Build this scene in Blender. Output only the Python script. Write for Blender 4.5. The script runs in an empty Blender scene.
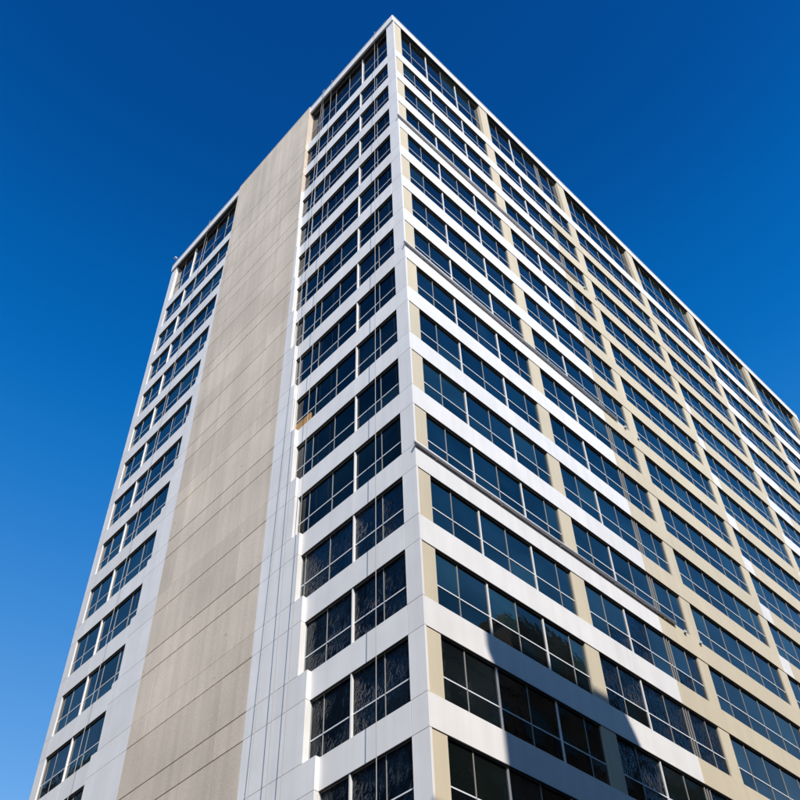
import bpy, math, random
from mathutils import Matrix, Vector

random.seed(7)
S = bpy.context.scene
COL = S.collection

# ------------------------------------------------------------------ camera
H = 3.7                                  # storey height in metres
CAMU = (-4.69846, -4.54132, -18.40629)   # camera in storey units, tower corner at 0,0
def Z(z):                                # storey units -> metres above the street
    return (z - CAMU[2]) * H + 1.6
RIGHT = Vector((0.723102, -0.689976, -0.032504))
DOWN = Vector((0.474829, 0.530699, -0.702066))
FWD = Vector((0.501658, 0.492231, 0.711370))
CAM = Vector((CAMU[0] * H, CAMU[1] * H, 1.6))
cd = bpy.data.cameras.new('camera')
cam = bpy.data.objects.new('camera', cd)
COL.objects.link(cam)
M = Matrix((RIGHT, -DOWN, -FWD)).transposed().to_4x4()
M.translation = CAM
cam.matrix_world = M
cd.sensor_fit = 'HORIZONTAL'
cd.sensor_width = 36.0
cd.lens = 36.0 * 960.78 / 800.0
cd.shift_x = -12.69 / 800.0
cd.shift_y = 97.67 / 800.0
cd.clip_start = 0.1
cd.clip_end = 6000.0
S.camera = cam

# ------------------------------------------------------------------ sky and sun
SUN = Vector((-0.52, -1.0, 1.08)).normalized()
EL = math.asin(SUN.z)
w = bpy.data.worlds.new('World')
S.world = w
w.use_nodes = True
nt = w.node_tree
nt.nodes.clear()
sky = nt.nodes.new('ShaderNodeTexSky')
sky.sky_type = 'NISHITA'
sky.sun_disc = False
sky.sun_elevation = EL
sky.sun_rotation = math.atan2(SUN.x, SUN.y)
sky.altitude = 200.0
sky.air_density = 1.0
sky.dust_density = 0.3
sky.ozone_density = 4.0
hs = nt.nodes.new('ShaderNodeHueSaturation')
hs.inputs['Saturation'].default_value = 1.25
bg = nt.nodes.new('ShaderNodeBackground')
bg.inputs['Strength'].default_value = 0.10
out = nt.nodes.new('ShaderNodeOutputWorld')
nt.links.new(sky.outputs[0], hs.inputs['Color'])
# clear-air gradient: deep overhead, paler towards the horizon, the same all the way round
tc = nt.nodes.new('ShaderNodeTexCoord')
sx = nt.nodes.new('ShaderNodeSeparateXYZ')
nt.links.new(tc.outputs['Generated'], sx.inputs[0])
rp = nt.nodes.new('ShaderNodeValToRGB')
rp.color_ramp.interpolation = 'B_SPLINE'
TAB = [(0.0, (1.7, 1.25, 1.0)), (0.2, (2.3, 1.65, 1.3)), (0.36, (3.0, 2.0, 1.6)), (0.46, (2.8, 2.03, 1.68)), (0.596, (1.45, 1.9, 1.86)), (0.727, (0.06, 1.5, 1.85)),
       (0.834, (0.04, 1.0, 1.4)), (0.903, (0.04, 0.66, 1.04)), (1.0, (0.04, 0.5, 0.85))]
el_ = rp.color_ramp.elements
while len(el_) < len(TAB):
    el_.new(0.5)
for e_, (p_, c_) in zip(el_, TAB):
    e_.position = p_
    e_.color = (c_[0] / 4, c_[1] / 4, c_[2] / 4, 1)
nt.links.new(sx.outputs['Z'], rp.inputs[0])
sc4 = nt.nodes.new('ShaderNodeVectorMath')
sc4.operation = 'SCALE'
sc4.inputs['Scale'].default_value = 4.0
nt.links.new(rp.outputs[0], sc4.inputs[0])
mu = nt.nodes.new('ShaderNodeVectorMath')
mu.operation = 'MULTIPLY'
nt.links.new(hs.outputs[0], mu.inputs[0])
nt.links.new(sc4.outputs[0], mu.inputs[1])
nt.links.new(mu.outputs[0], bg.inputs['Color'])
nt.links.new(bg.outputs[0], out.inputs['Surface'])

sl = bpy.data.lights.new('sun', 'SUN')
sl.energy = 3.75
sl.angle = math.radians(0.5)
sl.color = (1.0, 0.955, 0.89)
so = bpy.data.objects.new('sun', sl)
so.rotation_euler = SUN.to_track_quat('Z', 'Y').to_euler()
so.location = (0, -60, 120)
COL.objects.link(so)

S.view_settings.view_transform = 'Standard'
S.view_settings.look = 'None'
S.view_settings.exposure = 0.45
S.view_settings.gamma = 1.0
S.view_settings.use_curve_mapping = False
S.cycles.max_bounces = 6
S.cycles.use_denoising = True

# ------------------------------------------------------------------ materials
def mat(name, col, rough=0.6, spec=0.3, var=0.0, scale=1.0, streak=0.0, bump=0.0, bscale=30.0, fine=0.0, piece=0.0):
    m = bpy.data.materials.new(name)
    m.use_nodes = True
    n = m.node_tree.nodes
    L = m.node_tree.links
    b = n['Principled BSDF']
    b.inputs['Base Color'].default_value = (*col, 1)
    b.inputs['Roughness'].default_value = rough
    b.inputs['Specular IOR Level'].default_value = spec
    geo = n.new('ShaderNodeNewGeometry')
    cur = None
    def mul(src_fac, lo, hi):
        nonlocal cur
        r = n.new('ShaderNodeMapRange')
        r.inputs['From Min'].default_value = 0.3
        r.inputs['From Max'].default_value = 0.7
        r.inputs['To Min'].default_value = lo
        r.inputs['To Max'].default_value = hi
        L.new(src_fac, r.inputs['Value'])
        mx = n.new('ShaderNodeMix')
        mx.data_type = 'RGBA'
        mx.blend_type = 'MULTIPLY'
        mx.inputs['Factor'].default_value = 1.0
        if cur is None:
            mx.inputs[6].default_value = (*col, 1)
        else:
            L.new(cur, mx.inputs[6])
        L.new(r.outputs[0], mx.inputs[7])
        cur = mx.outputs[2]
    if var:
        t = n.new('ShaderNodeTexNoise')
        t.inputs['Scale'].default_value = scale
        t.inputs['Detail'].default_value = 5
        L.new(geo.outputs['Position'], t.inputs['Vector'])
        mul(t.outputs['Fac'], 1 - var, 1 + var * 0.5)
    if streak:
        mp = n.new('ShaderNodeMapping')
        mp.inputs['Scale'].default_value = (2.2, 2.2, 0.06)
        L.new(geo.outputs['Position'], mp.inputs['Vector'])
        t = n.new('ShaderNodeTexNoise')
        t.inputs['Scale'].default_value = 1.0
        t.inputs['Detail'].default_value = 6
        L.new(mp.outputs[0], t.inputs['Vector'])
        mul(t.outputs['Fac'], 1 - streak, 1 + streak * 0.4)
    if fine:
        t = n.new('ShaderNodeTexNoise')
        t.inputs['Scale'].default_value = 9.0
        t.inputs['Detail'].default_value = 8
        L.new(geo.outputs['Position'], t.inputs['Vector'])
        mul(t.outputs['Fac'], 1 - fine, 1 + fine * 0.5)
    if piece:
        oi = n.new('ShaderNodeObjectInfo')
        mul(oi.outputs['Random'], 1 - piece, 1 + piece * 0.3)
    if cur is not None:
        L.new(cur, b.inputs['Base Color'])
    if bump:
        t = n.new('ShaderNodeTexNoise')
        t.inputs['Scale'].default_value = bscale
        t.inputs['Detail'].default_value = 4
        L.new(geo.outputs['Position'], t.inputs['Vector'])
        bp = n.new('ShaderNodeBump')
        bp.inputs['Strength'].default_value = bump
        bp.inputs['Distance'].default_value = 0.02
        L.new(t.outputs['Fac'], bp.inputs['Height'])
        L.new(bp.outputs[0], b.inputs['Normal'])
    return m

def glass_mat(name, col, col2, ior, warp, spec=(0.35, 0.9)):
    """tinted float glass: dark body with painted-in wisps of mirrored cloud, faint roller waves in the surface"""
    m = mat(name, col, rough=0.012, spec=0.5)
    n = m.node_tree.nodes
    L = m.node_tree.links
    b = n['Principled BSDF']
    b.inputs['IOR'].default_value = ior
    geo = [x for x in n if x.type == 'NEW_GEOMETRY'][0]
    mp = n.new('ShaderNodeMapping')
    mp.inputs['Scale'].default_value = (0.22, 0.22, 0.38)
    mp.inputs['Rotation'].default_value = (0.5, 0.4, 0.3)
    L.new(geo.outputs['Position'], mp.inputs['Vector'])
    t = n.new('ShaderNodeTexNoise')
    t.inputs['Scale'].default_value = 1.0
    t.inputs['Detail'].default_value = 5.0
    t.inputs['Distortion'].default_value = 0.6
    L.new(mp.outputs[0], t.inputs['Vector'])
    r = n.new('ShaderNodeMapRange')
    r.inputs['From Min'].default_value = 0.46
    r.inputs['From Max'].default_value = 0.74
    L.new(t.outputs['Fac'], r.inputs['Value'])
    mx = n.new('ShaderNodeMix')
    mx.data_type = 'RGBA'
    mx.inputs[6].default_value = (*col, 1)
    mx.inputs[7].default_value = (*col2, 1)
    L.new(r.outputs[0], mx.inputs['Factor'])
    L.new(mx.outputs[2], b.inputs['Base Color'])
    r2 = n.new('ShaderNodeMapRange')            # patchy mirroring stands in for cloud wisps in the reflection
    r2.inputs['From Min'].default_value = 0.36
    r2.inputs['From Max'].default_value = 0.72
    r2.inputs['To Min'].default_value = spec[0]
    r2.inputs['To Max'].default_value = spec[1]
    L.new(t.outputs['Fac'], r2.inputs['Value'])
    L.new(r2.outputs[0], b.inputs['Specular IOR Level'])
    b.inputs['Specular Tint'].default_value = (1.0, 0.93, 0.74, 1)
    t2 = n.new('ShaderNodeTexNoise')
    t2.inputs['Scale'].default_value = 2.6
    t2.inputs['Detail'].default_value = 2.0
    L.new(geo.outputs['Position'], t2.inputs['Vector'])
    bp = n.new('ShaderNodeBump')
    bp.inputs['Strength'].default_value = 1.0
    bp.inputs['Distance'].default_value = warp
    L.new(t2.outputs['Fac'], bp.inputs['Height'])
    L.new(bp.outputs[0], b.inputs['Normal'])
    return m

WHITE = mat('white_paint', (0.835, 0.795, 0.755), 0.55, 0.25, var=0.05, scale=0.7, streak=0.07, bump=0.08, bscale=25, piece=0.035)
BEIGE = mat('beige_paint', (0.64, 0.545, 0.392), 0.65, 0.2, var=0.04, scale=0.6, streak=0.06, bump=0.08, bscale=25, piece=0.03)
CONC = mat('tan_concrete', (0.74, 0.615, 0.485), 0.8, 0.2, var=0.13, scale=0.22, streak=0.11, bump=0.3, bscale=14, fine=0.07, piece=0.06)
def tie_holes(m):
    n = m.node_tree.nodes
    L = m.node_tree.links
    b = n['Principled BSDF']
    geo = [x for x in n if x.type == 'NEW_GEOMETRY'][0]
    src = b.inputs['Base Color'].links[0].from_socket
    v = n.new('ShaderNodeTexVoronoi')
    v.voronoi_dimensions = '3D'
    v.inputs['Scale'].default_value = 0.62
    v.inputs['Randomness'].default_value = 0.45
    mp = n.new('ShaderNodeMapping')
    mp.inputs['Scale'].default_value = (0.0, 1.0, 1.0)
    L.new(geo.outputs['Position'], mp.inputs['Vector'])
    L.new(mp.outputs[0], v.inputs['Vector'])
    r = n.new('ShaderNodeMapRange')
    r.inputs['From Min'].default_value = 0.025
    r.inputs['From Max'].default_value = 0.055
    r.inputs['To Min'].default_value = 0.62
    r.inputs['To Max'].default_value = 1.0
    L.new(v.outputs['Distance'], r.inputs['Value'])
    mx = n.new('ShaderNodeMix')
    mx.data_type = 'RGBA'
    mx.blend_type = 'MULTIPLY'
    mx.inputs['Factor'].default_value = 1.0
    L.new(src, mx.inputs[6])
    L.new(r.outputs[0], mx.inputs[7])
    L.new(mx.outputs[2], b.inputs['Base Color'])
tie_holes(CONC)
JOINT = mat('dark_sealant', (0.05, 0.048, 0.045), 0.8, 0.2)
ALU = mat('grey_aluminium', (0.34, 0.32, 0.29), 0.45, 0.5)
SOFFIT_SHADE = mat('painted_soffit_shade', (0.045, 0.038, 0.032), 0.5, 0.4)  # near-black colour that paints shade onto the window heads
TRIM = mat('white_trim', (0.78, 0.78, 0.79), 0.45, 0.4)
GLASSES = {'R': [glass_mat('high_ior_blue_glass', (0.003, 0.005, 0.006), (0.008, 0.013, 0.016), 1.58, 0.0016),
                 glass_mat('high_ior_blue_glass_batch', (0.004, 0.007, 0.007), (0.010, 0.015, 0.018), 1.62, 0.0024, (0.45, 1.0)),
                 glass_mat('high_ior_dark_glass_batch', (0.002, 0.004, 0.005), (0.006, 0.010, 0.012), 1.52, 0.0020)],
           'L': [glass_mat('low_ior_dark_glass', (0.001, 0.002, 0.004), (0.006, 0.010, 0.012), 1.24, 0.0022, (0.3, 0.6)),  # lower IOR near the corner on the short side: mirrors less
                 glass_mat('low_ior_dark_glass_batch', (0.003, 0.006, 0.008), (0.010, 0.018, 0.019), 1.28, 0.0030, (0.3, 0.7)),
                 glass_mat('low_ior_black_glass_batch', (0.001, 0.002, 0.003), (0.005, 0.009, 0.010), 1.20, 0.0022, (0.3, 0.6))]}
def film_mat(name):
    """glass masked with clear wrinkled plastic film while the frames are painted"""
    m = glass_mat(name, (0.001, 0.003, 0.007), (0.006, 0.012, 0.020), 1.38, 0.003, (0.35, 0.65))
    n = m.node_tree.nodes
    L = m.node_tree.links
    b = n['Principled BSDF']
    b.inputs['Roughness'].default_value = 0.06
    b.inputs['Specular Tint'].default_value = (0.55, 0.8, 1.0, 1)
    geo = [x for x in n if x.type == 'NEW_GEOMETRY'][0]
    mp = n.new('ShaderNodeMapping')
    mp.inputs['Scale'].default_value = (5.0, 5.0, 3.2)
    L.new(geo.outputs['Position'], mp.inputs['Vector'])
    t = n.new('ShaderNodeTexNoise')
    t.inputs['Scale'].default_value = 1.0
    t.inputs['Detail'].default_value = 3.0
    t.inputs['Distortion'].default_value = 1.6
    L.new(mp.outputs[0], t.inputs['Vector'])
    bp = n.new('ShaderNodeBump')
    bp.inputs['Strength'].default_value = 1.0
    big = n.new('ShaderNodeTexNoise')           # the film lies flat in places and bunches up in others
    big.inputs['Scale'].default_value = 0.8
    L.new(geo.outputs['Position'], big.inputs['Vector'])
    rr = n.new('ShaderNodeMapRange')
    rr.inputs['From Min'].default_value = 0.40
    rr.inputs['From Max'].default_value = 0.66
    rr.inputs['To Min'].default_value = 0.012
    rr.inputs['To Max'].default_value = 0.085
    L.new(big.outputs['Fac'], rr.inputs['Value'])
    L.new(rr.outputs[0], bp.inputs['Distance'])
    L.new(t.outputs['Fac'], bp.inputs['Height'])
    L.new(bp.outputs[0], b.inputs['Normal'])
    return m
GLASSES['R'].append(glass_mat('high_ior_teal_glass_batch', (0.008, 0.018, 0.020), (0.016, 0.034, 0.034), 1.60, 0.0026, (0.5, 1.0)))
GLASSES['R'][2].node_tree.nodes['Principled BSDF'].inputs['IOR'].default_value = 1.44
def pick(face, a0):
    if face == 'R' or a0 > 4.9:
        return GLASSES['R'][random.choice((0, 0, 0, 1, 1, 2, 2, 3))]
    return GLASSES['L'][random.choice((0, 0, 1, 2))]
FILM = film_mat('film_covered_glass')
GLASS = GLASSES['R'][0]
PIPE = mat('grey_pipe', (0.66, 0.64, 0.64), 0.5, 0.4, var=0.06, scale=3)
PLY = mat('plywood', (0.50, 0.27, 0.09), 0.7, 0.2, var=0.15, scale=6)
ROPE = mat('pale_rope', (0.42, 0.40, 0.38), 0.9, 0.1)
STEEL = mat('galvanised_steel', (0.55, 0.56, 0.57), 0.4, 0.5)
ROOFM = mat('roof_membrane', (0.20, 0.20, 0.20), 0.9, 0.1, var=0.1)
ASPH = mat('asphalt', (0.05, 0.05, 0.052), 0.9, 0.2, var=0.2, scale=0.5, bump=0.3, bscale=60)
PAVE = mat('pavement_concrete', (0.20, 0.195, 0.18), 0.85, 0.2, var=0.12, scale=0.4)
GRND = mat('town_ground', (0.10, 0.098, 0.092), 0.9, 0.2, var=0.2, scale=0.05)
PAINT = mat('road_paint', (0.75, 0.75, 0.72), 0.7, 0.2, var=0.15, scale=2)
BROWN = mat('brown_stone', (0.09, 0.075, 0.06), 0.85, 0.2, var=0.12, scale=0.4, streak=0.1)
GREYST = mat('grey_stone', (0.12, 0.11, 0.10), 0.85, 0.2, var=0.12, scale=0.4, streak=0.1)
NGLASS = glass_mat('dark_neighbour_glass', (0.02, 0.03, 0.04), (0.03, 0.05, 0.06), 1.6, 0.01)

# ------------------------------------------------------------------ mesh helpers
_cache = {}
FACES = [(0, 3, 2, 1), (4, 5, 6, 7), (0, 1, 5, 4), (1, 2, 6, 5), (2, 3, 7, 6), (3, 0, 4, 7)]
def box_verts(sx, sy, sz, c=(0, 0, 0)):
    x, y, z = sx / 2, sy / 2, sz / 2
    return [(c[0] + a, c[1] + b, c[2] + d) for d in (-z, z) for a, b in ((-x, -y), (x, -y), (x, y), (-x, y))]

def link(o, parent=None, world=None):
    COL.objects.link(o)
    if parent is not None:
        o.parent = parent
    if world is not None:
        o.location = Vector(world) - (ABS[parent] if parent is not None else Vector((0, 0, 0)))
        ABS[o] = Vector(world)
    return o
ABS = {}

def box(name, lo, hi, m, parent=None):
    """axis-aligned box between two world corners, one object, mesh shared between alike pieces"""
    d = [round(abs(hi[i] - lo[i]), 4) for i in range(3)]
    key = (*d, m.name)
    me = _cache.get(key)
    if me is None:
        me = bpy.data.meshes.new(name)
        me.from_pydata(box_verts(*d), [], FACES)
        me.materials.append(m)
        _cache[key] = me
    o = bpy.data.objects.new(name, me)
    return link(o, parent, [(lo[i] + hi[i]) / 2 for i in range(3)])

def multi(name, boxes, mats, parent=None, at=(0, 0, 0)):
    """several boxes as one mesh object; boxes = (lo, hi, material index)"""
    V, F, MI = [], [], []
    at = Vector(at)
    for lo, hi, mi in boxes:
        k = len(V)
        c = [(lo[i] + hi[i]) / 2 - at[i] for i in range(3)]
        V += box_verts(*[abs(hi[i] - lo[i]) for i in range(3)], c)
        F += [tuple(k + j for j in f) for f in FACES]
        MI += [mi] * 6
    me = bpy.data.meshes.new(name)
    me.from_pydata(V, [], F)
    for m in mats:
        me.materials.append(m)
    me.polygons.foreach_set('material_index', MI)
    o = bpy.data.objects.new(name, me)
    return link(o, parent, at)

def P(face, a, o, z):
    """facade coordinates in storey units -> world; a along the wall, o outward, z up"""
    return (a * H, -o * H, Z(z)) if face == 'R' else (-o * H, a * H, Z(z))
def lohi(face, a0, a1, o0, o1, z0, z1):
    p, q = P(face, a0, o0, z0), P(face, a1, o1, z1)
    return [min(p[i], q[i]) for i in range(3)], [max(p[i], q[i]) for i in range(3)]
def fbox(name, face, a0, a1, o0, o1, z0, z1, m, parent):
    lo, hi = lohi(face, a0, a1, o0, o1, z0, z1)
    return box(name, lo, hi, m, parent)

def tube(name, pts, r, m, parent=None, seg=8, at=None):
    V, F = [], []
    at = Vector(at if at is not None else pts[0])
    pts = [Vector(p) for p in pts]
    for i, p in enumerate(pts):
        t = (pts[min(i + 1, len(pts) - 1)] - pts[max(i - 1, 0)]).normalized()
        a = t.orthogonal().normalized() if abs(t.z) < 0.99 else Vector((1, 0, 0))
        b = t.cross(a).normalized()
        a = b.cross(t)
        for j in range(seg):
            th = 2 * math.pi * j / seg
            V.append(p + a * math.cos(th) * r + b * math.sin(th) * r - at)
    for i in range(len(pts) - 1):
        for j in range(seg):
            F.append((i * seg + j, i * seg + (j + 1) % seg, (i + 1) * seg + (j + 1) % seg, (i + 1) * seg + j))
    F.append(tuple(range(seg))[::-1])
    F.append(tuple((len(pts) - 1) * seg + j for j in range(seg)))
    me = bpy.data.meshes.new(name)
    me.from_pydata([tuple(v) for v in V], [], F)
    me.materials.append(m)
    for p in me.polygons:
        p.use_smooth = len(p.vertices) == 4
    return link(bpy.data.objects.new(name, me), parent, at)

def thing(name, label, cat, at=(0, 0, 0), group=None):
    o = bpy.data.objects.new(name, None)
    o.empty_display_size = 0.5
    link(o, None, at)
    tag(o, label, cat, group)
    return o
def tag(o, label, cat, group=None):
    o['label'] = label
    o['category'] = cat
    if group:
        o['group'] = group

def struct(name, lo, hi, m):
    o = box(name, lo, hi, m)
    o['kind'] = 'structure'
    return o

# ------------------------------------------------------------------ ground (out of frame, lights and grounds the place)
struct('ground', (-2500, -2500, -0.5), (2500, 2500, -0.02), GRND)
struct('road', (-400, -14.0, -0.3), (400, -4.5, -0.012), ASPH)
struct('side_road', (-26, -400, -0.3), (-8, 400, -0.008), ASPH)
struct('pavement', (-5.5, -4.5, -0.3), (120, 60, 0.12), PAVE)
for i in range(-12, 40):
    if abs(i * 6 + 3 + 17) > 14:
        o = box('lane_marking', (i * 6, -9.33, -0.012), (i * 6 + 3, -9.21, -0.006), PAINT)
        o['kind'] = 'structure'

# ------------------------------------------------------------------ the tower
SP = 0.33                    # spandrel height
GAP = 0.0065                 # panel joint
LEN, WID = 15.17, 7.586      # facade lengths in storeys
ZP0, ZP1 = 1.43, 1.69        # parapet underside and top
KMAX = 16
B = -0.11                    # back of facade panels
tower = thing('office_tower', 'tall white and beige office tower with rows of dark blue windows', 'building', (0, 0, 0.12))

core = multi('core_wall', [
    ((0.112 * H, 0.112 * H, 0.12), ((LEN - 0.112) * H, (WID - 0.112) * H, Z(1.36)), 0)], [JOINT], tower, (LEN * H / 2, WID * H / 2, 0.12))
box('roof', (0.1 * H, 0.1 * H, Z(1.36)), ((LEN - 0.1) * H, (WID - 0.1) * H, Z(1.47)), ROOFM, tower)
# blind rear walls close the block
box('rear_wall', (0.1 * H, (WID - 0.11) * H, 0.12), ((LEN - 0.001) * H, WID * H, Z(ZP1)), BEIGE, tower)
box('end_wall', ((LEN - 0.1) * H, 0.11 * H, 0.12), (LEN * H, (WID - 0.111) * H, Z(ZP1)), BEIGE, tower)

PIL = [2.54 + 2.487 * i for i in range(6)]        # pilaster centres on the long facade
PH = 0.118
def bay(i):
    a0 = 0.205 if i == 0 else PIL[i - 1] + PH
    a1 = PIL[i] - PH
    c = 1.345 if i == 0 else PIL[i - 1] + 1.285
    return a0, a1, [c + 0.415 * j for j in (-2, -1, 0, 1, 2)]

def project(p):
    d = Vector(p) - CAM
    z = d.dot(FWD)
    return 400 + 12.69 + 960.78 * d.dot(RIGHT) / z, 400 + 97.67 + 960.78 * d.dot(DOWN) / z

# window builder -----------------------------------------------------
PANES = []          # (visible area, face, a0,a1,o,z0,z1, window object)
def window(face, a0, a1, z0, z1, mull, fins, triple, transoms, gl):
    """frame grid as the window mesh; fins are sub-parts; panes are collected for later"""
    fr, mw = 0.0045, 0.0036
    bx = []
    A = lambda x0, x1, o0, o1, y0, y1, mi: bx.append((*lohi(face, x0, x1, o0, o1, y0, y1), mi))
    A(a0, a1, gl - 0.02, gl + 0.012, z1 - fr, z1, 0)
    A(a0, a1, gl - 0.02, gl + 0.012, z0, z0 + fr, 0)
    A(a0, a0 + fr, gl - 0.02, gl + 0.0125, z0 + fr, z1 - fr, 0)
    A(a1 - fr, a1, gl - 0.02, gl + 0.0125, z0 + fr, z1 - fr, 0)
    cuts = [a0 + fr]
    finobj = []
    for x in mull:
        if x < a0 + 0.05 or x > a1 - 0.05:
            continue
        if x in triple:
            for dx in (-0.028, 0.022, 0.075):
                A(x + dx - 0.0045, x + dx + 0.0045, gl - 0.02, gl + 0.010, z0 + fr, z1 - fr, 0)
            cuts += [x - 0.028, x + 0.022, x + 0.075]
            continue
        if x in fins:
            finobj.append(x)
        else:
            A(x - mw, x + mw, gl - 0.02, gl + 0.006, z0 + fr, z1 - fr, 0)
        cuts.append(x)
    cuts.append(a1 - fr)
    for t in transoms:
        xs = [a0 + fr] + sorted(finobj) + [a1 - fr]
        for s, e in zip(xs[:-1], xs[1:]):
            A(s + (0.0075 if s in finobj else 0), e - (0.0075 if e in finobj else 0), gl - 0.019, gl + 0.006, t - 0.0065, t + 0.0065, 1)
    A(a0, a1, gl + 0.0125, -0.003, z1 - 0.005, z1 + GAP / 2 - 0.0006, 2)       # dark strip painting in the soffit shade under the band above
    at = P(face, (a0 + a1) / 2, gl, z0)
    win = multi('window', bx, [ALU, TRIM, SOFFIT_SHADE], tower, at)
    for x in finobj:
        fbox('fin', face, x - 0.0080, x + 0.0080, gl - 0.02, gl + (0.013 if face == 'R' else 0.027), z0 + 0.002, z1 - 0.002, WHITE, win)
    zs = [z0 + fr] + list(transoms) + [z1 - fr]
    for s, e in zip(cuts[:-1], cuts[1:]):
        if e - s < 0.015:
            continue
        for y0, y1 in zip(zs[:-1], zs[1:]):
            q = [project(P(face, x, gl, y)) for x, y in ((s, y0), (e, y0), (e, y1), (s, y1))]
            ar = 0.5 * abs(sum(q[i][0] * q[(i + 1) % 4][1] - q[(i + 1) % 4][0] * q[i][1] for i in range(4)))
            cx, cy = sum(p[0] for p in q) / 4, sum(p[1] for p in q) / 4
            if not (-5 < cx < 805 and -5 < cy < 805):
                ar *= 0.001
            PANES.append((ar, face, s, e, gl, y0, y1, win))
    return win

# long sunlit facade ---------------------------------------------------
BND = [4.19 + random.uniform(-0.02, 0.02) for _ in range(30)]    # ragged end of the fresh white coat
def spandrel_row(k):
    z1 = -k - GAP / 2
    z0 = -k - SP + GAP / 2
    segs = []                       # (u0, u1, material)
    if k == 0:
        ed = [0.026] + [p + PH + 0.06 for p in PIL[:5]] + [LEN]
        segs = [(a, b, WHITE) for a, b in zip(ed[:-1], ed[1:])]
    else:
        segs = [(0.026, 3.02, WHITE), (3.02, BND[k], WHITE), (BND[k], 5.16, BEIGE)]
        sun_patch = {}  # white lengths in the far bays stand in for reflected sunlight
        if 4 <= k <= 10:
            sun_patch[3] = (7.56, 7.56 + (0.30 if k >= 7 else 0.14 + 0.05 * (k - 4)))
        sun_patch[4] = (9.97, 10.55 + 0.07 * ((k * 5) % 7) if k < 9 else 10.5)
        sun_patch[5] = (12.45, 13.6 + 0.06 * ((k * 3) % 5))
        ed = [5.16, 7.56, 9.97, 12.45, LEN]
        for i in range(4):
            s, e = ed[i], ed[i + 1]
            j = i + 2
            if j in sun_patch:
                segs.append((s, sun_patch[j][1], WHITE))
                segs.append((sun_patch[j][1], e, BEIGE))
            else:
                segs.append((s, e, BEIGE))
    n = len(segs)
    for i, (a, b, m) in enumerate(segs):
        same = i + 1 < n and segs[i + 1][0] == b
        # a colour edge is no joint: butt the pieces 1 mm apart; real panel joints get a gap
        colour_edge = m is not segs[i + 1][2] if same else False
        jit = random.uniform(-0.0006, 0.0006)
        fbox('spandrel_panel', 'R', a, b - (0.0004 if colour_edge else GAP * 0.45 if same else 0), B, 0.0 + jit, z0, z1, m, tower)

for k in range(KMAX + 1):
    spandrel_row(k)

for k in range(-1, KMAX + 1):
    top = k == -1
    z0 = 0.0 if top else -k - 1.0
    z1 = ZP0 if top else -k - SP
    gl = -0.072 if top else -0.032
    tr = [0.66] if top else [z0 + 0.245]
    # pilasters
    fbox('pilaster', 'R', 0.026, 0.205, B, -0.008, z0 + GAP / 2, z1 - GAP / 2, BEIGE, tower)
    for p in PIL[:5]:
        fbox('pilaster', 'R', p - PH, p + PH, B, -0.008, z0 + GAP / 2, z1 - GAP / 2, BEIGE, tower)
    fbox('pilaster', 'R', PIL[5] - PH, LEN, B, -0.008, z0 + GAP / 2, z1 - GAP / 2, BEIGE, tower)
    for i in range(6):
        a0, a1, ml = bay(i)
        fins = [ml[1], ml[3]] if i == 0 else [ml[1]] if i == 1 else []
        tri = [ml[3]] if i == 1 else []
        window('R', a0, a1, z0, z1, ml, fins, tri, tr, gl)
        # soffit/back plate of the deeper top storey is the core itself
    # lintel soffit filler behind the spandrel is the panel's own depth

# parapet on the long side
ed = [0.0, 2.72, 5.2, 7.7, 10.2, 12.65, LEN]
for a, b in zip(ed[:-1], ed[1:]):
    fbox('parapet_panel', 'R', a + (GAP / 2 if a else 0), b - GAP / 2, B, 0.006, ZP0 + GAP / 2, ZP1, WHITE, tower)

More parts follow.
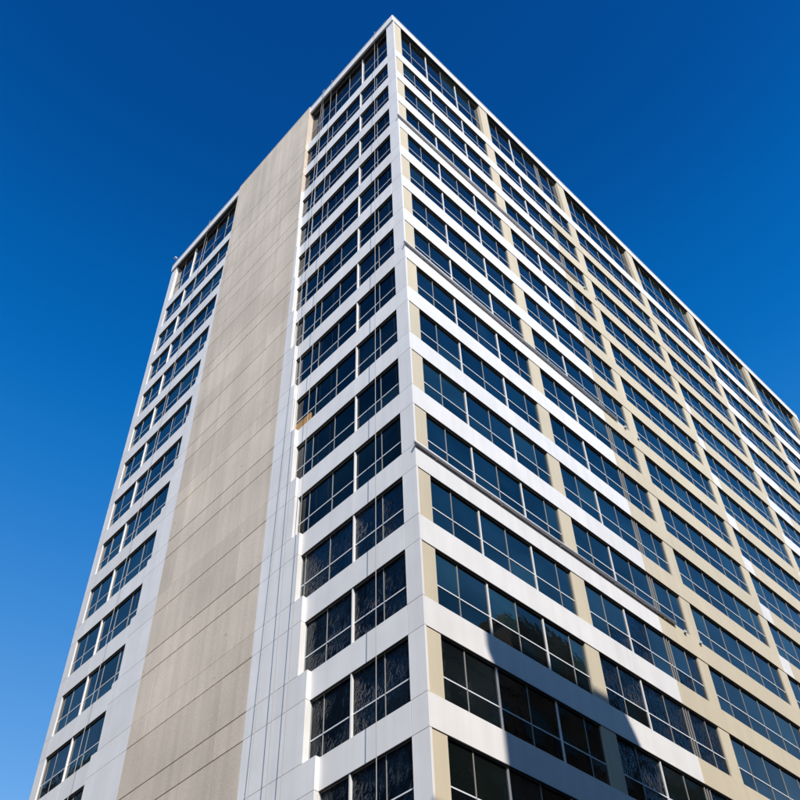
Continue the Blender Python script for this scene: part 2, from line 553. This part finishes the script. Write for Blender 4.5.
# short facade ---------------------------------------------------------
G = [0, 0, .01, .03, .06, .10, .156, .253, .344, .43, .55, .68, .82, .965, 1.15, 1.34, 1.52, 1.68]
def e_right(k):
    return 2.5 - G[max(k, 0)]
def e_left(k):
    return 4.93 + G[max(k, 0)] + 0.10 * min(1.0, max(k, 0) / 4.0)
FO = 0.05                                   # the shaft stands proud of the windows
CW = 0.2
for k in range(-1, KMAX + 1):
    top = k == -1
    zt = ZP0 if top else -k
    zb = 0.0 if top else -k - 1.0
    er, el = e_right(k), e_left(k)
    if not top:
        # corner columns and spandrels, spandrel height
        s1, s0 = -k - GAP / 2, -k - SP + GAP / 2
        fbox('corner_panel', 'L', 0.0, CW - GAP / 2, -0.0255, random.uniform(-.0005, .0005), s0, s1, WHITE, tower)
        fbox('spandrel_panel', 'L', CW + GAP / 2, 0.955, B, random.uniform(-.001, .001), s0, s1, WHITE, tower)
        fbox('spandrel_panel', 'L', 0.955 + GAP / 3, er - 0.001, B, random.uniform(-.001, .001), s0, s1, WHITE, tower)
        fbox('spandrel_panel', 'L', el + 0.001, 6.68, B, random.uniform(-.001, .001), s0, s1, WHITE, tower)
        fbox('spandrel_panel', 'L', 6.68 + GAP / 3, 7.385, B, random.uniform(-.001, .001), s0, s1, WHITE, tower)
        fbox('corner_panel', 'L', 7.385 + GAP / 2, WID, B, 0.0, s0, s1, WHITE, tower)
        if er < 2.498:
            fbox('flare_panel', 'L', er, 2.5 - 0.0006, B, FO, s0, s1, WHITE, tower)
        if el > 4.932:
            fbox('flare_panel', 'L', 4.93 + 0.0006, el, B, FO, s0, s1, WHITE, tower)
    w1 = ZP0 if top else -k - SP
    fbox('corner_panel', 'L', 0.0, CW, -0.0255, 0.0, zb + GAP / 2, w1 - GAP / 2, WHITE, tower)
    fbox('corner_panel', 'L', 7.385, WID, B, 0.0, zb + GAP / 2, w1 - GAP / 2, WHITE, tower)
    if not top:
        if er < 2.498:
            fbox('flare_panel', 'L', er, 2.5 - 0.0006, B, FO, zb + GAP / 2, w1 - GAP / 2, WHITE, tower)
        if el > 4.932:
            fbox('flare_panel', 'L', 4.93 + 0.0006, el, B, FO, zb + GAP / 2, w1 - GAP / 2, WHITE, tower)
    # concrete of the shaft
    cols = [(2.5, 3.0), (3.0, 4.58), (4.58, 4.93)]
    for a, b in cols:
        g = 0.0016 if b != 4.93 else 0
        if top:
            fbox('concrete_panel', 'L', a, b - g, B, FO, GAP / 2, 0.7, CONC, tower)
            fbox('concrete_panel', 'L', a, b - g, B, FO, 0.7 + GAP / 2, ZP1, CONC, tower)
        else:
            thin = 0.002 if k % 2 == 0 else 0.0075
            thn2 = 0.002 if (k + 1) % 2 == 0 else 0.0075
            fbox('concrete_panel', 'L', a, b - g, B, FO + random.uniform(-.0008, .0008), -k - SP + 0.0075, -k - thin, CONC, tower)
            fbox('concrete_panel', 'L', a, b - g, B, FO + random.uniform(-.0008, .0008), zb + thn2, -k - SP - 0.0075, CONC, tower)
    gl = -0.072 if top else -0.032
    tr = [0.66] if top else [zb + 0.245]
    window('L', CW, er, zb, w1, [0.53, 0.955, 1.355, 1.765, 2.17], [0.955], [], tr, gl)
    window('L', el, 7.385, zb, w1, [7.09, 6.68, 6.26, 5.85, 5.44], [6.68], [], tr, gl)

fbox('parapet_panel', 'L', 0.1115, 2.5 - 0.001, B, 0.030, ZP0 + GAP / 2, ZP1, WHITE, tower)
fbox('parapet_panel', 'L', 4.93 + 0.001, WID, B, 0.030, ZP0 + GAP / 2, ZP1, WHITE, tower)
fbox('parapet_panel', 'L', -0.006 + 0.0001, 0.11, 0.0002, 0.030, ZP0 + GAP / 2, ZP1, WHITE, tower)

for a, b in zip(ed[:-1], ed[1:]):
    fbox('coping', 'R', a + (0.002 if a else -0.012), b - 0.002, -0.125, 0.014, ZP1 + 0.0005, ZP1 + 0.018, STEEL, tower)
for a, b in ((0.126, 1.3), (1.3, 2.5), (2.5, 3.7), (3.7, 4.93), (4.93, 6.2), (6.2, WID)):
    fbox('coping', 'L', a + 0.002, b - 0.002, -0.125, FO + 0.004 if 2.4 < a < 4.9 else 0.037, ZP1 + 0.0005, ZP1 + 0.018, STEEL, tower)
# street storey: stone base below the frame
zb = -KMAX - 1.0
for f, L_, s in (('R', LEN, 0.026), ('L', WID, 0.0)):
    fbox('base_fascia', f, s if f == 'R' else 0.113, L_, B, 0.02, zb - 0.4, zb - GAP, WHITE, tower)
for a in [0.12] + PIL:
    fbox('base_pier', 'R', max(a - 0.15, 0.03), min(a + 0.15, LEN), B, 0.015, (0.12 - 1.6) / H + CAMU[2], zb - 0.4 - GAP, GREYST, tower)
for a, b in zip([0.12] + PIL[:5], PIL):
    fbox('lobby_glazing', 'R', a + 0.151, b - 0.151, -0.06, -0.04, (0.12 - 1.6) / H + CAMU[2], zb - 0.4 - GAP, GLASS, tower)
for a in (0.3, 2.0, 3.7, 5.4, 7.3):
    fbox('base_pier', 'L', a - 0.17, a + 0.17, B, 0.015, (0.12 - 1.6) / H + CAMU[2], zb - 0.4 - GAP, GREYST, tower)
for a, b in zip((0.3, 2.0, 3.7, 5.4), (2.0, 3.7, 5.4, 7.3)):
    fbox('lobby_glazing', 'L', a + 0.171, b - 0.171, -0.06, -0.04, (0.12 - 1.6) / H + CAMU[2], zb - 0.4 - GAP, GLASS, tower)

# panes: the largest 300 in view are objects, the rest one joined part ----------
PANES.sort(key=lambda t: -t[0])
def pane_geo(face, a0, a1, gl, z0, z1):
    """a thin sheet that sits very slightly out of true, as glazing does"""
    ta, tz = random.gauss(0, 0.0035), random.gauss(0, 0.0035)
    w_, h_ = a1 - a0, z1 - z0
    pts = []
    for dep in (-0.004, 0.0):
        for a, z, sa, sz in ((a0, z0, -1, -1), (a1, z0, 1, -1), (a1, z1, 1, 1), (a0, z1, -1, 1)):
            pts.append(Vector(P(face, a, gl + dep + sa * ta * w_ / 2 + sz * tz * h_ / 2, z)))
    return pts
PF = [(3, 2, 1, 0), (4, 5, 6, 7), (0, 1, 5, 4), (1, 2, 6, 5), (2, 3, 7, 6), (3, 0, 4, 7)]
restV, restF, restM = [], [], []
ALLG = GLASSES['R'] + GLASSES['L'] + [FILM]
def masked(face, a0, z0):
    if face == 'L':
        return a0 < 2.6 and z0 < -11.2
    return 2.6 < a0 < 4.9 and z0 < -11.2 and random.random() < 0.65
for i, (ar, face, a0, a1, gl, z0, z1, win) in enumerate(PANES):
    pts = pane_geo(face, a0, a1, gl, z0, z1)
    ff = PF if face == 'R' else [tuple(reversed(f)) for f in PF]
    if i < 300:
        c = sum(pts, Vector()) / 8
        me = bpy.data.meshes.new('pane')
        me.from_pydata([tuple(p - c) for p in pts], [], ff)
        me.materials.append(FILM if masked(face, a0, z0) else pick(face, a0))
        link(bpy.data.objects.new('pane', me), win, c)
    else:
        k = len(restV)
        restV += [tuple(p - ABS[tower]) for p in pts]
        restF += [tuple(k + j for j in f) for f in ff]
        restM += [ALLG.index(FILM if masked(face, a0, z0) else pick(face, a0))] * 6
me = bpy.data.meshes.new('window_panes')
me.from_pydata(restV, [], restF)
for gm in ALLG:
    me.materials.append(gm)
me.polygons.foreach_set('material_index', restM)
o = link(bpy.data.objects.new('window_panes', me), tower, ABS[tower])
o['kind'] = 'stuff'

# pipes along every fourth spandrel ----------------------------------
for k in (3, 7, 11, 15):
    zc = -k - 0.012
    pp = tube('pipe', [P('R', -0.035, 0.0215, zc), P('R', 4.53, 0.0215, zc)], 0.0195 * H, PIPE, tower, 14)
    for a in (0.3, 1.3, 2.3, 3.3, 4.3):
        fbox('pipe_bracket', 'R', a - 0.012, a + 0.012, 0.0012, 0.0215, zc - 0.030, zc - 0.0185, STEEL, pp)
    for a in (4.74, 5.08):
        fbox('wall_bracket', 'R', a - 0.022, a + 0.022, 0.0012, 0.03, zc - 0.035, zc + 0.0, STEEL, tower)

# boarded lower light on the short side
bd = fbox('plywood_board', 'L', 1.84, 2.125, -0.03, -0.014, -8.985, -8.835, PLY, tower)
bd['label'] = 'orange plywood board across a lower pane'

# ------------------------------------------------------------------ ropes, roof fittings
def rope(v0, v1, o0, o1, zend, label, sag=0.0):
    top = P('L', v0, 0.062, ZP1 + 0.02)
    t = thing('hanging_rope', label, 'rope', top, 'ropes hanging down the short facade')
    pts = [P('L', v0, -0.14, ZP1 - 0.20), P('L', v0, -0.13, ZP1 + 0.023), P('L', v0, 0.062, ZP1 + 0.023)]
    n = 24
    for i in range(1, n + 1):
        f = i / n
        pts.append(P('L', v0 + (v1 - v0) * f + sag * math.sin(f * math.pi), o0 + (o1 - o0) * f, ZP1 - (ZP1 - zend) * f))
    tube('rope_line', pts, 0.014, ROPE, t, 6, top)
    return t
ZEND = (0.15 - 1.6) / H + CAMU[2]
rope(0.47, 0.42, 0.063, 0.20, ZEND, 'pale rope crossing the narrow panes nearest the tower corner')
rope(1.77, 1.60, 0.063, 0.22, ZEND, 'pale rope hanging over the dark windows beside the concrete shaft, nearer the tower corner')
rope(2.02, 1.72, 0.063, 0.24, ZEND, 'pale slanting rope between two others beside the concrete shaft', 0.06)
rope(2.06, 2.18, 0.063, 0.20, ZEND, 'pale rope running down the white flare next to bare concrete')
rope(6.05, 6.05, 0.063, 0.16, ZEND, 'pale rope on the far window strip beyond the concrete shaft')

t = thing('floodlight', 'small floodlight on the parapet at the far corner of the short facade', 'light', P('L', 7.38, -0.05, ZP1))
tube('arm', [P('L', 7.38, -0.05, ZP1 - 0.01), P('L', 7.38, -0.05, ZP1 + 0.05), P('L', 7.42, 0.06, ZP1 + 0.10)], 0.022, STEEL, t, 8)
multi('lamp_head', [(*lohi('L', 7.40, 7.46, 0.05, 0.10, ZP1 + 0.09, ZP1 + 0.115), 0), (*lohi('L', 7.41, 7.45, 0.058, 0.092, ZP1 + 0.082, ZP1 + 0.0899), 1)],
      [TRIM, ALU], t, P('L', 7.43, 0.075, ZP1 + 0.095))
t = thing('anchor_post', 'small dark steel anchor post on the roof edge above the concrete shaft', 'post', P('L', 4.80, -0.03, ZP1))
tube('post_shaft', [P('L', 4.80, -0.03, ZP1 - 0.004), P('L', 4.80, -0.03, ZP1 + 0.09)], 0.05, ALU, t, 8)
tube('eye_arm', [P('L', 4.80, -0.05, ZP1 + 0.085), P('L', 4.80, 0.02, ZP1 + 0.085)], 0.03, ALU, t, 8)

# ------------------------------------------------------------------ neighbours across the streets (they shade and mirror in the tower)
def block(name, label, x0, x1, y0, y1, zr, wall, floors, wins, face_list, fh=1.0, trim=None):
    """plain masonry block; corners in storey units, zr roof height; windows punched on given faces"""
    z0 = 0.0
    t = thing(name, label, 'building', ((x0 + x1) / 2 * H, (y0 + y1) / 2 * H, z0), 'buildings across the street')
    lo = (x0 * H, y0 * H, z0)
    hi = (x1 * H, y1 * H, Z(zr))
    box('wall', lo, hi, wall, t)
    c = 0.25
    multi('cornice', [((lo[0] - c, lo[1] - c, hi[2] - 0.9), (hi[0] + c, lo[1] - 0.002, hi[2] + 0.25), 0),
                      ((lo[0] - c, hi[1] + 0.002, hi[2] - 0.9), (hi[0] + c, hi[1] + c, hi[2] + 0.25), 0),
                      ((lo[0] - c, lo[1] - 0.001, hi[2] - 0.9), (lo[0] - 0.002, hi[1] + 0.001, hi[2] + 0.25), 0),
                      ((hi[0] + 0.002, lo[1] - 0.001, hi[2] - 0.9), (hi[0] + c, hi[1] + 0.001, hi[2] + 0.25), 0)],
          [trim or wall], t, (lo[0], lo[1], hi[2]))
    for f in face_list:
        a0, a1 = (lo[0], hi[0]) if f in '+y-y' and f[1] == 'y' else (lo[1], hi[1])
        n = max(2, int((a1 - a0) / wins))
        for r in range(floors):
            zz = hi[2] - 1.6 - (r + 1) * fh * H + 0.9
            if zz < 4:
                break
            for i in range(n):
                a = a0 + (i + 0.5) * (a1 - a0) / n
                ww, wh = wins * 0.30, fh * H * 0.56
                if f == '+y':
                    b0, b1, g0, g1 = (a - ww, hi[1] + 0.002, zz), (a + ww, hi[1] + 0.12, zz + wh), (a - ww + .12, hi[1] + 0.1201, zz + .12), (a + ww - .12, hi[1] + 0.15, zz + wh - .12)
                elif f == '+x':
                    b0, b1, g0, g1 = (hi[0] + 0.002, a - ww, zz), (hi[0] + 0.12, a + ww, zz + wh), (hi[0] + 0.1201, a - ww + .12, zz + .12), (hi[0] + 0.15, a + ww - .12, zz + wh - .12)
                elif f == '-y':
                    b0, b1, g0, g1 = (a - ww, lo[1] - 0.12, zz), (a + ww, lo[1] - 0.002, zz + wh), (a - ww + .12, lo[1] - 0.15, zz + .12), (a + ww - .12, lo[1] - 0.1201, zz + wh - .12)
                wn = box('window', b0, b1, trim or wall, t)
                box('pane', g0, g1, NGLASS, wn)
    return t
# shadow caster: SUN slope per unit of y is (0.52, 1.08)
A_ = 6.2
SX, SZ = 0.52, 1.08
sb = block('stone_block', 'stone building behind the viewer that shades the lowest windows', 0.90 - SX * A_, 2.83 - SX * A_, -A_ - 4.0, -A_,
      -13.02 + SZ * A_, GREYST, 8, 3.4, ['+y'])
box('sky_blocker', (-12.0 * H, (-A_ - 3.9) * H, 0.0), (6.9 * H, (-A_ + 0.05) * H, Z(-8.3)), GREYST, sb)  # added unseen mass, blocks low sky to dim the shaded wall
block('brown_office_block', 'brown stone building mirrored dark in the low sunlit windows', 9.2, 17.0, -A_ - 6, -A_, -4.6, BROWN, 13, 3.6, ['+y'])
block('low_brown_block', 'lower brown building mirrored beside the taller brown one', 7.0, 9.15, -A_ - 5, -A_, -6.6, BROWN, 10, 3.2, ['+y'])
gb = block('grey_glass_block', 'dark building with added sunlit fins mirrored in the low shaded windows', -14.0, -9.0, 6.5, 34.0, 0.6, BROWN, 18, 2.4, ['+x'], 0.9, BROWN)
for i in range(40):  # added fins, sunlit so they mirror as bright streaks
    y = 6.6 * H + i * 2.5
    for r in range(9):
        if (i * 7 + r * 3) % 4:
            box('added_streak_fin', (-9.0 * H + 0.152, y - 0.07, 6 + r * 7.2), (-9.0 * H + 1.3, y + 0.07, 6 + r * 7.2 + 6.6), TRIM, gb)
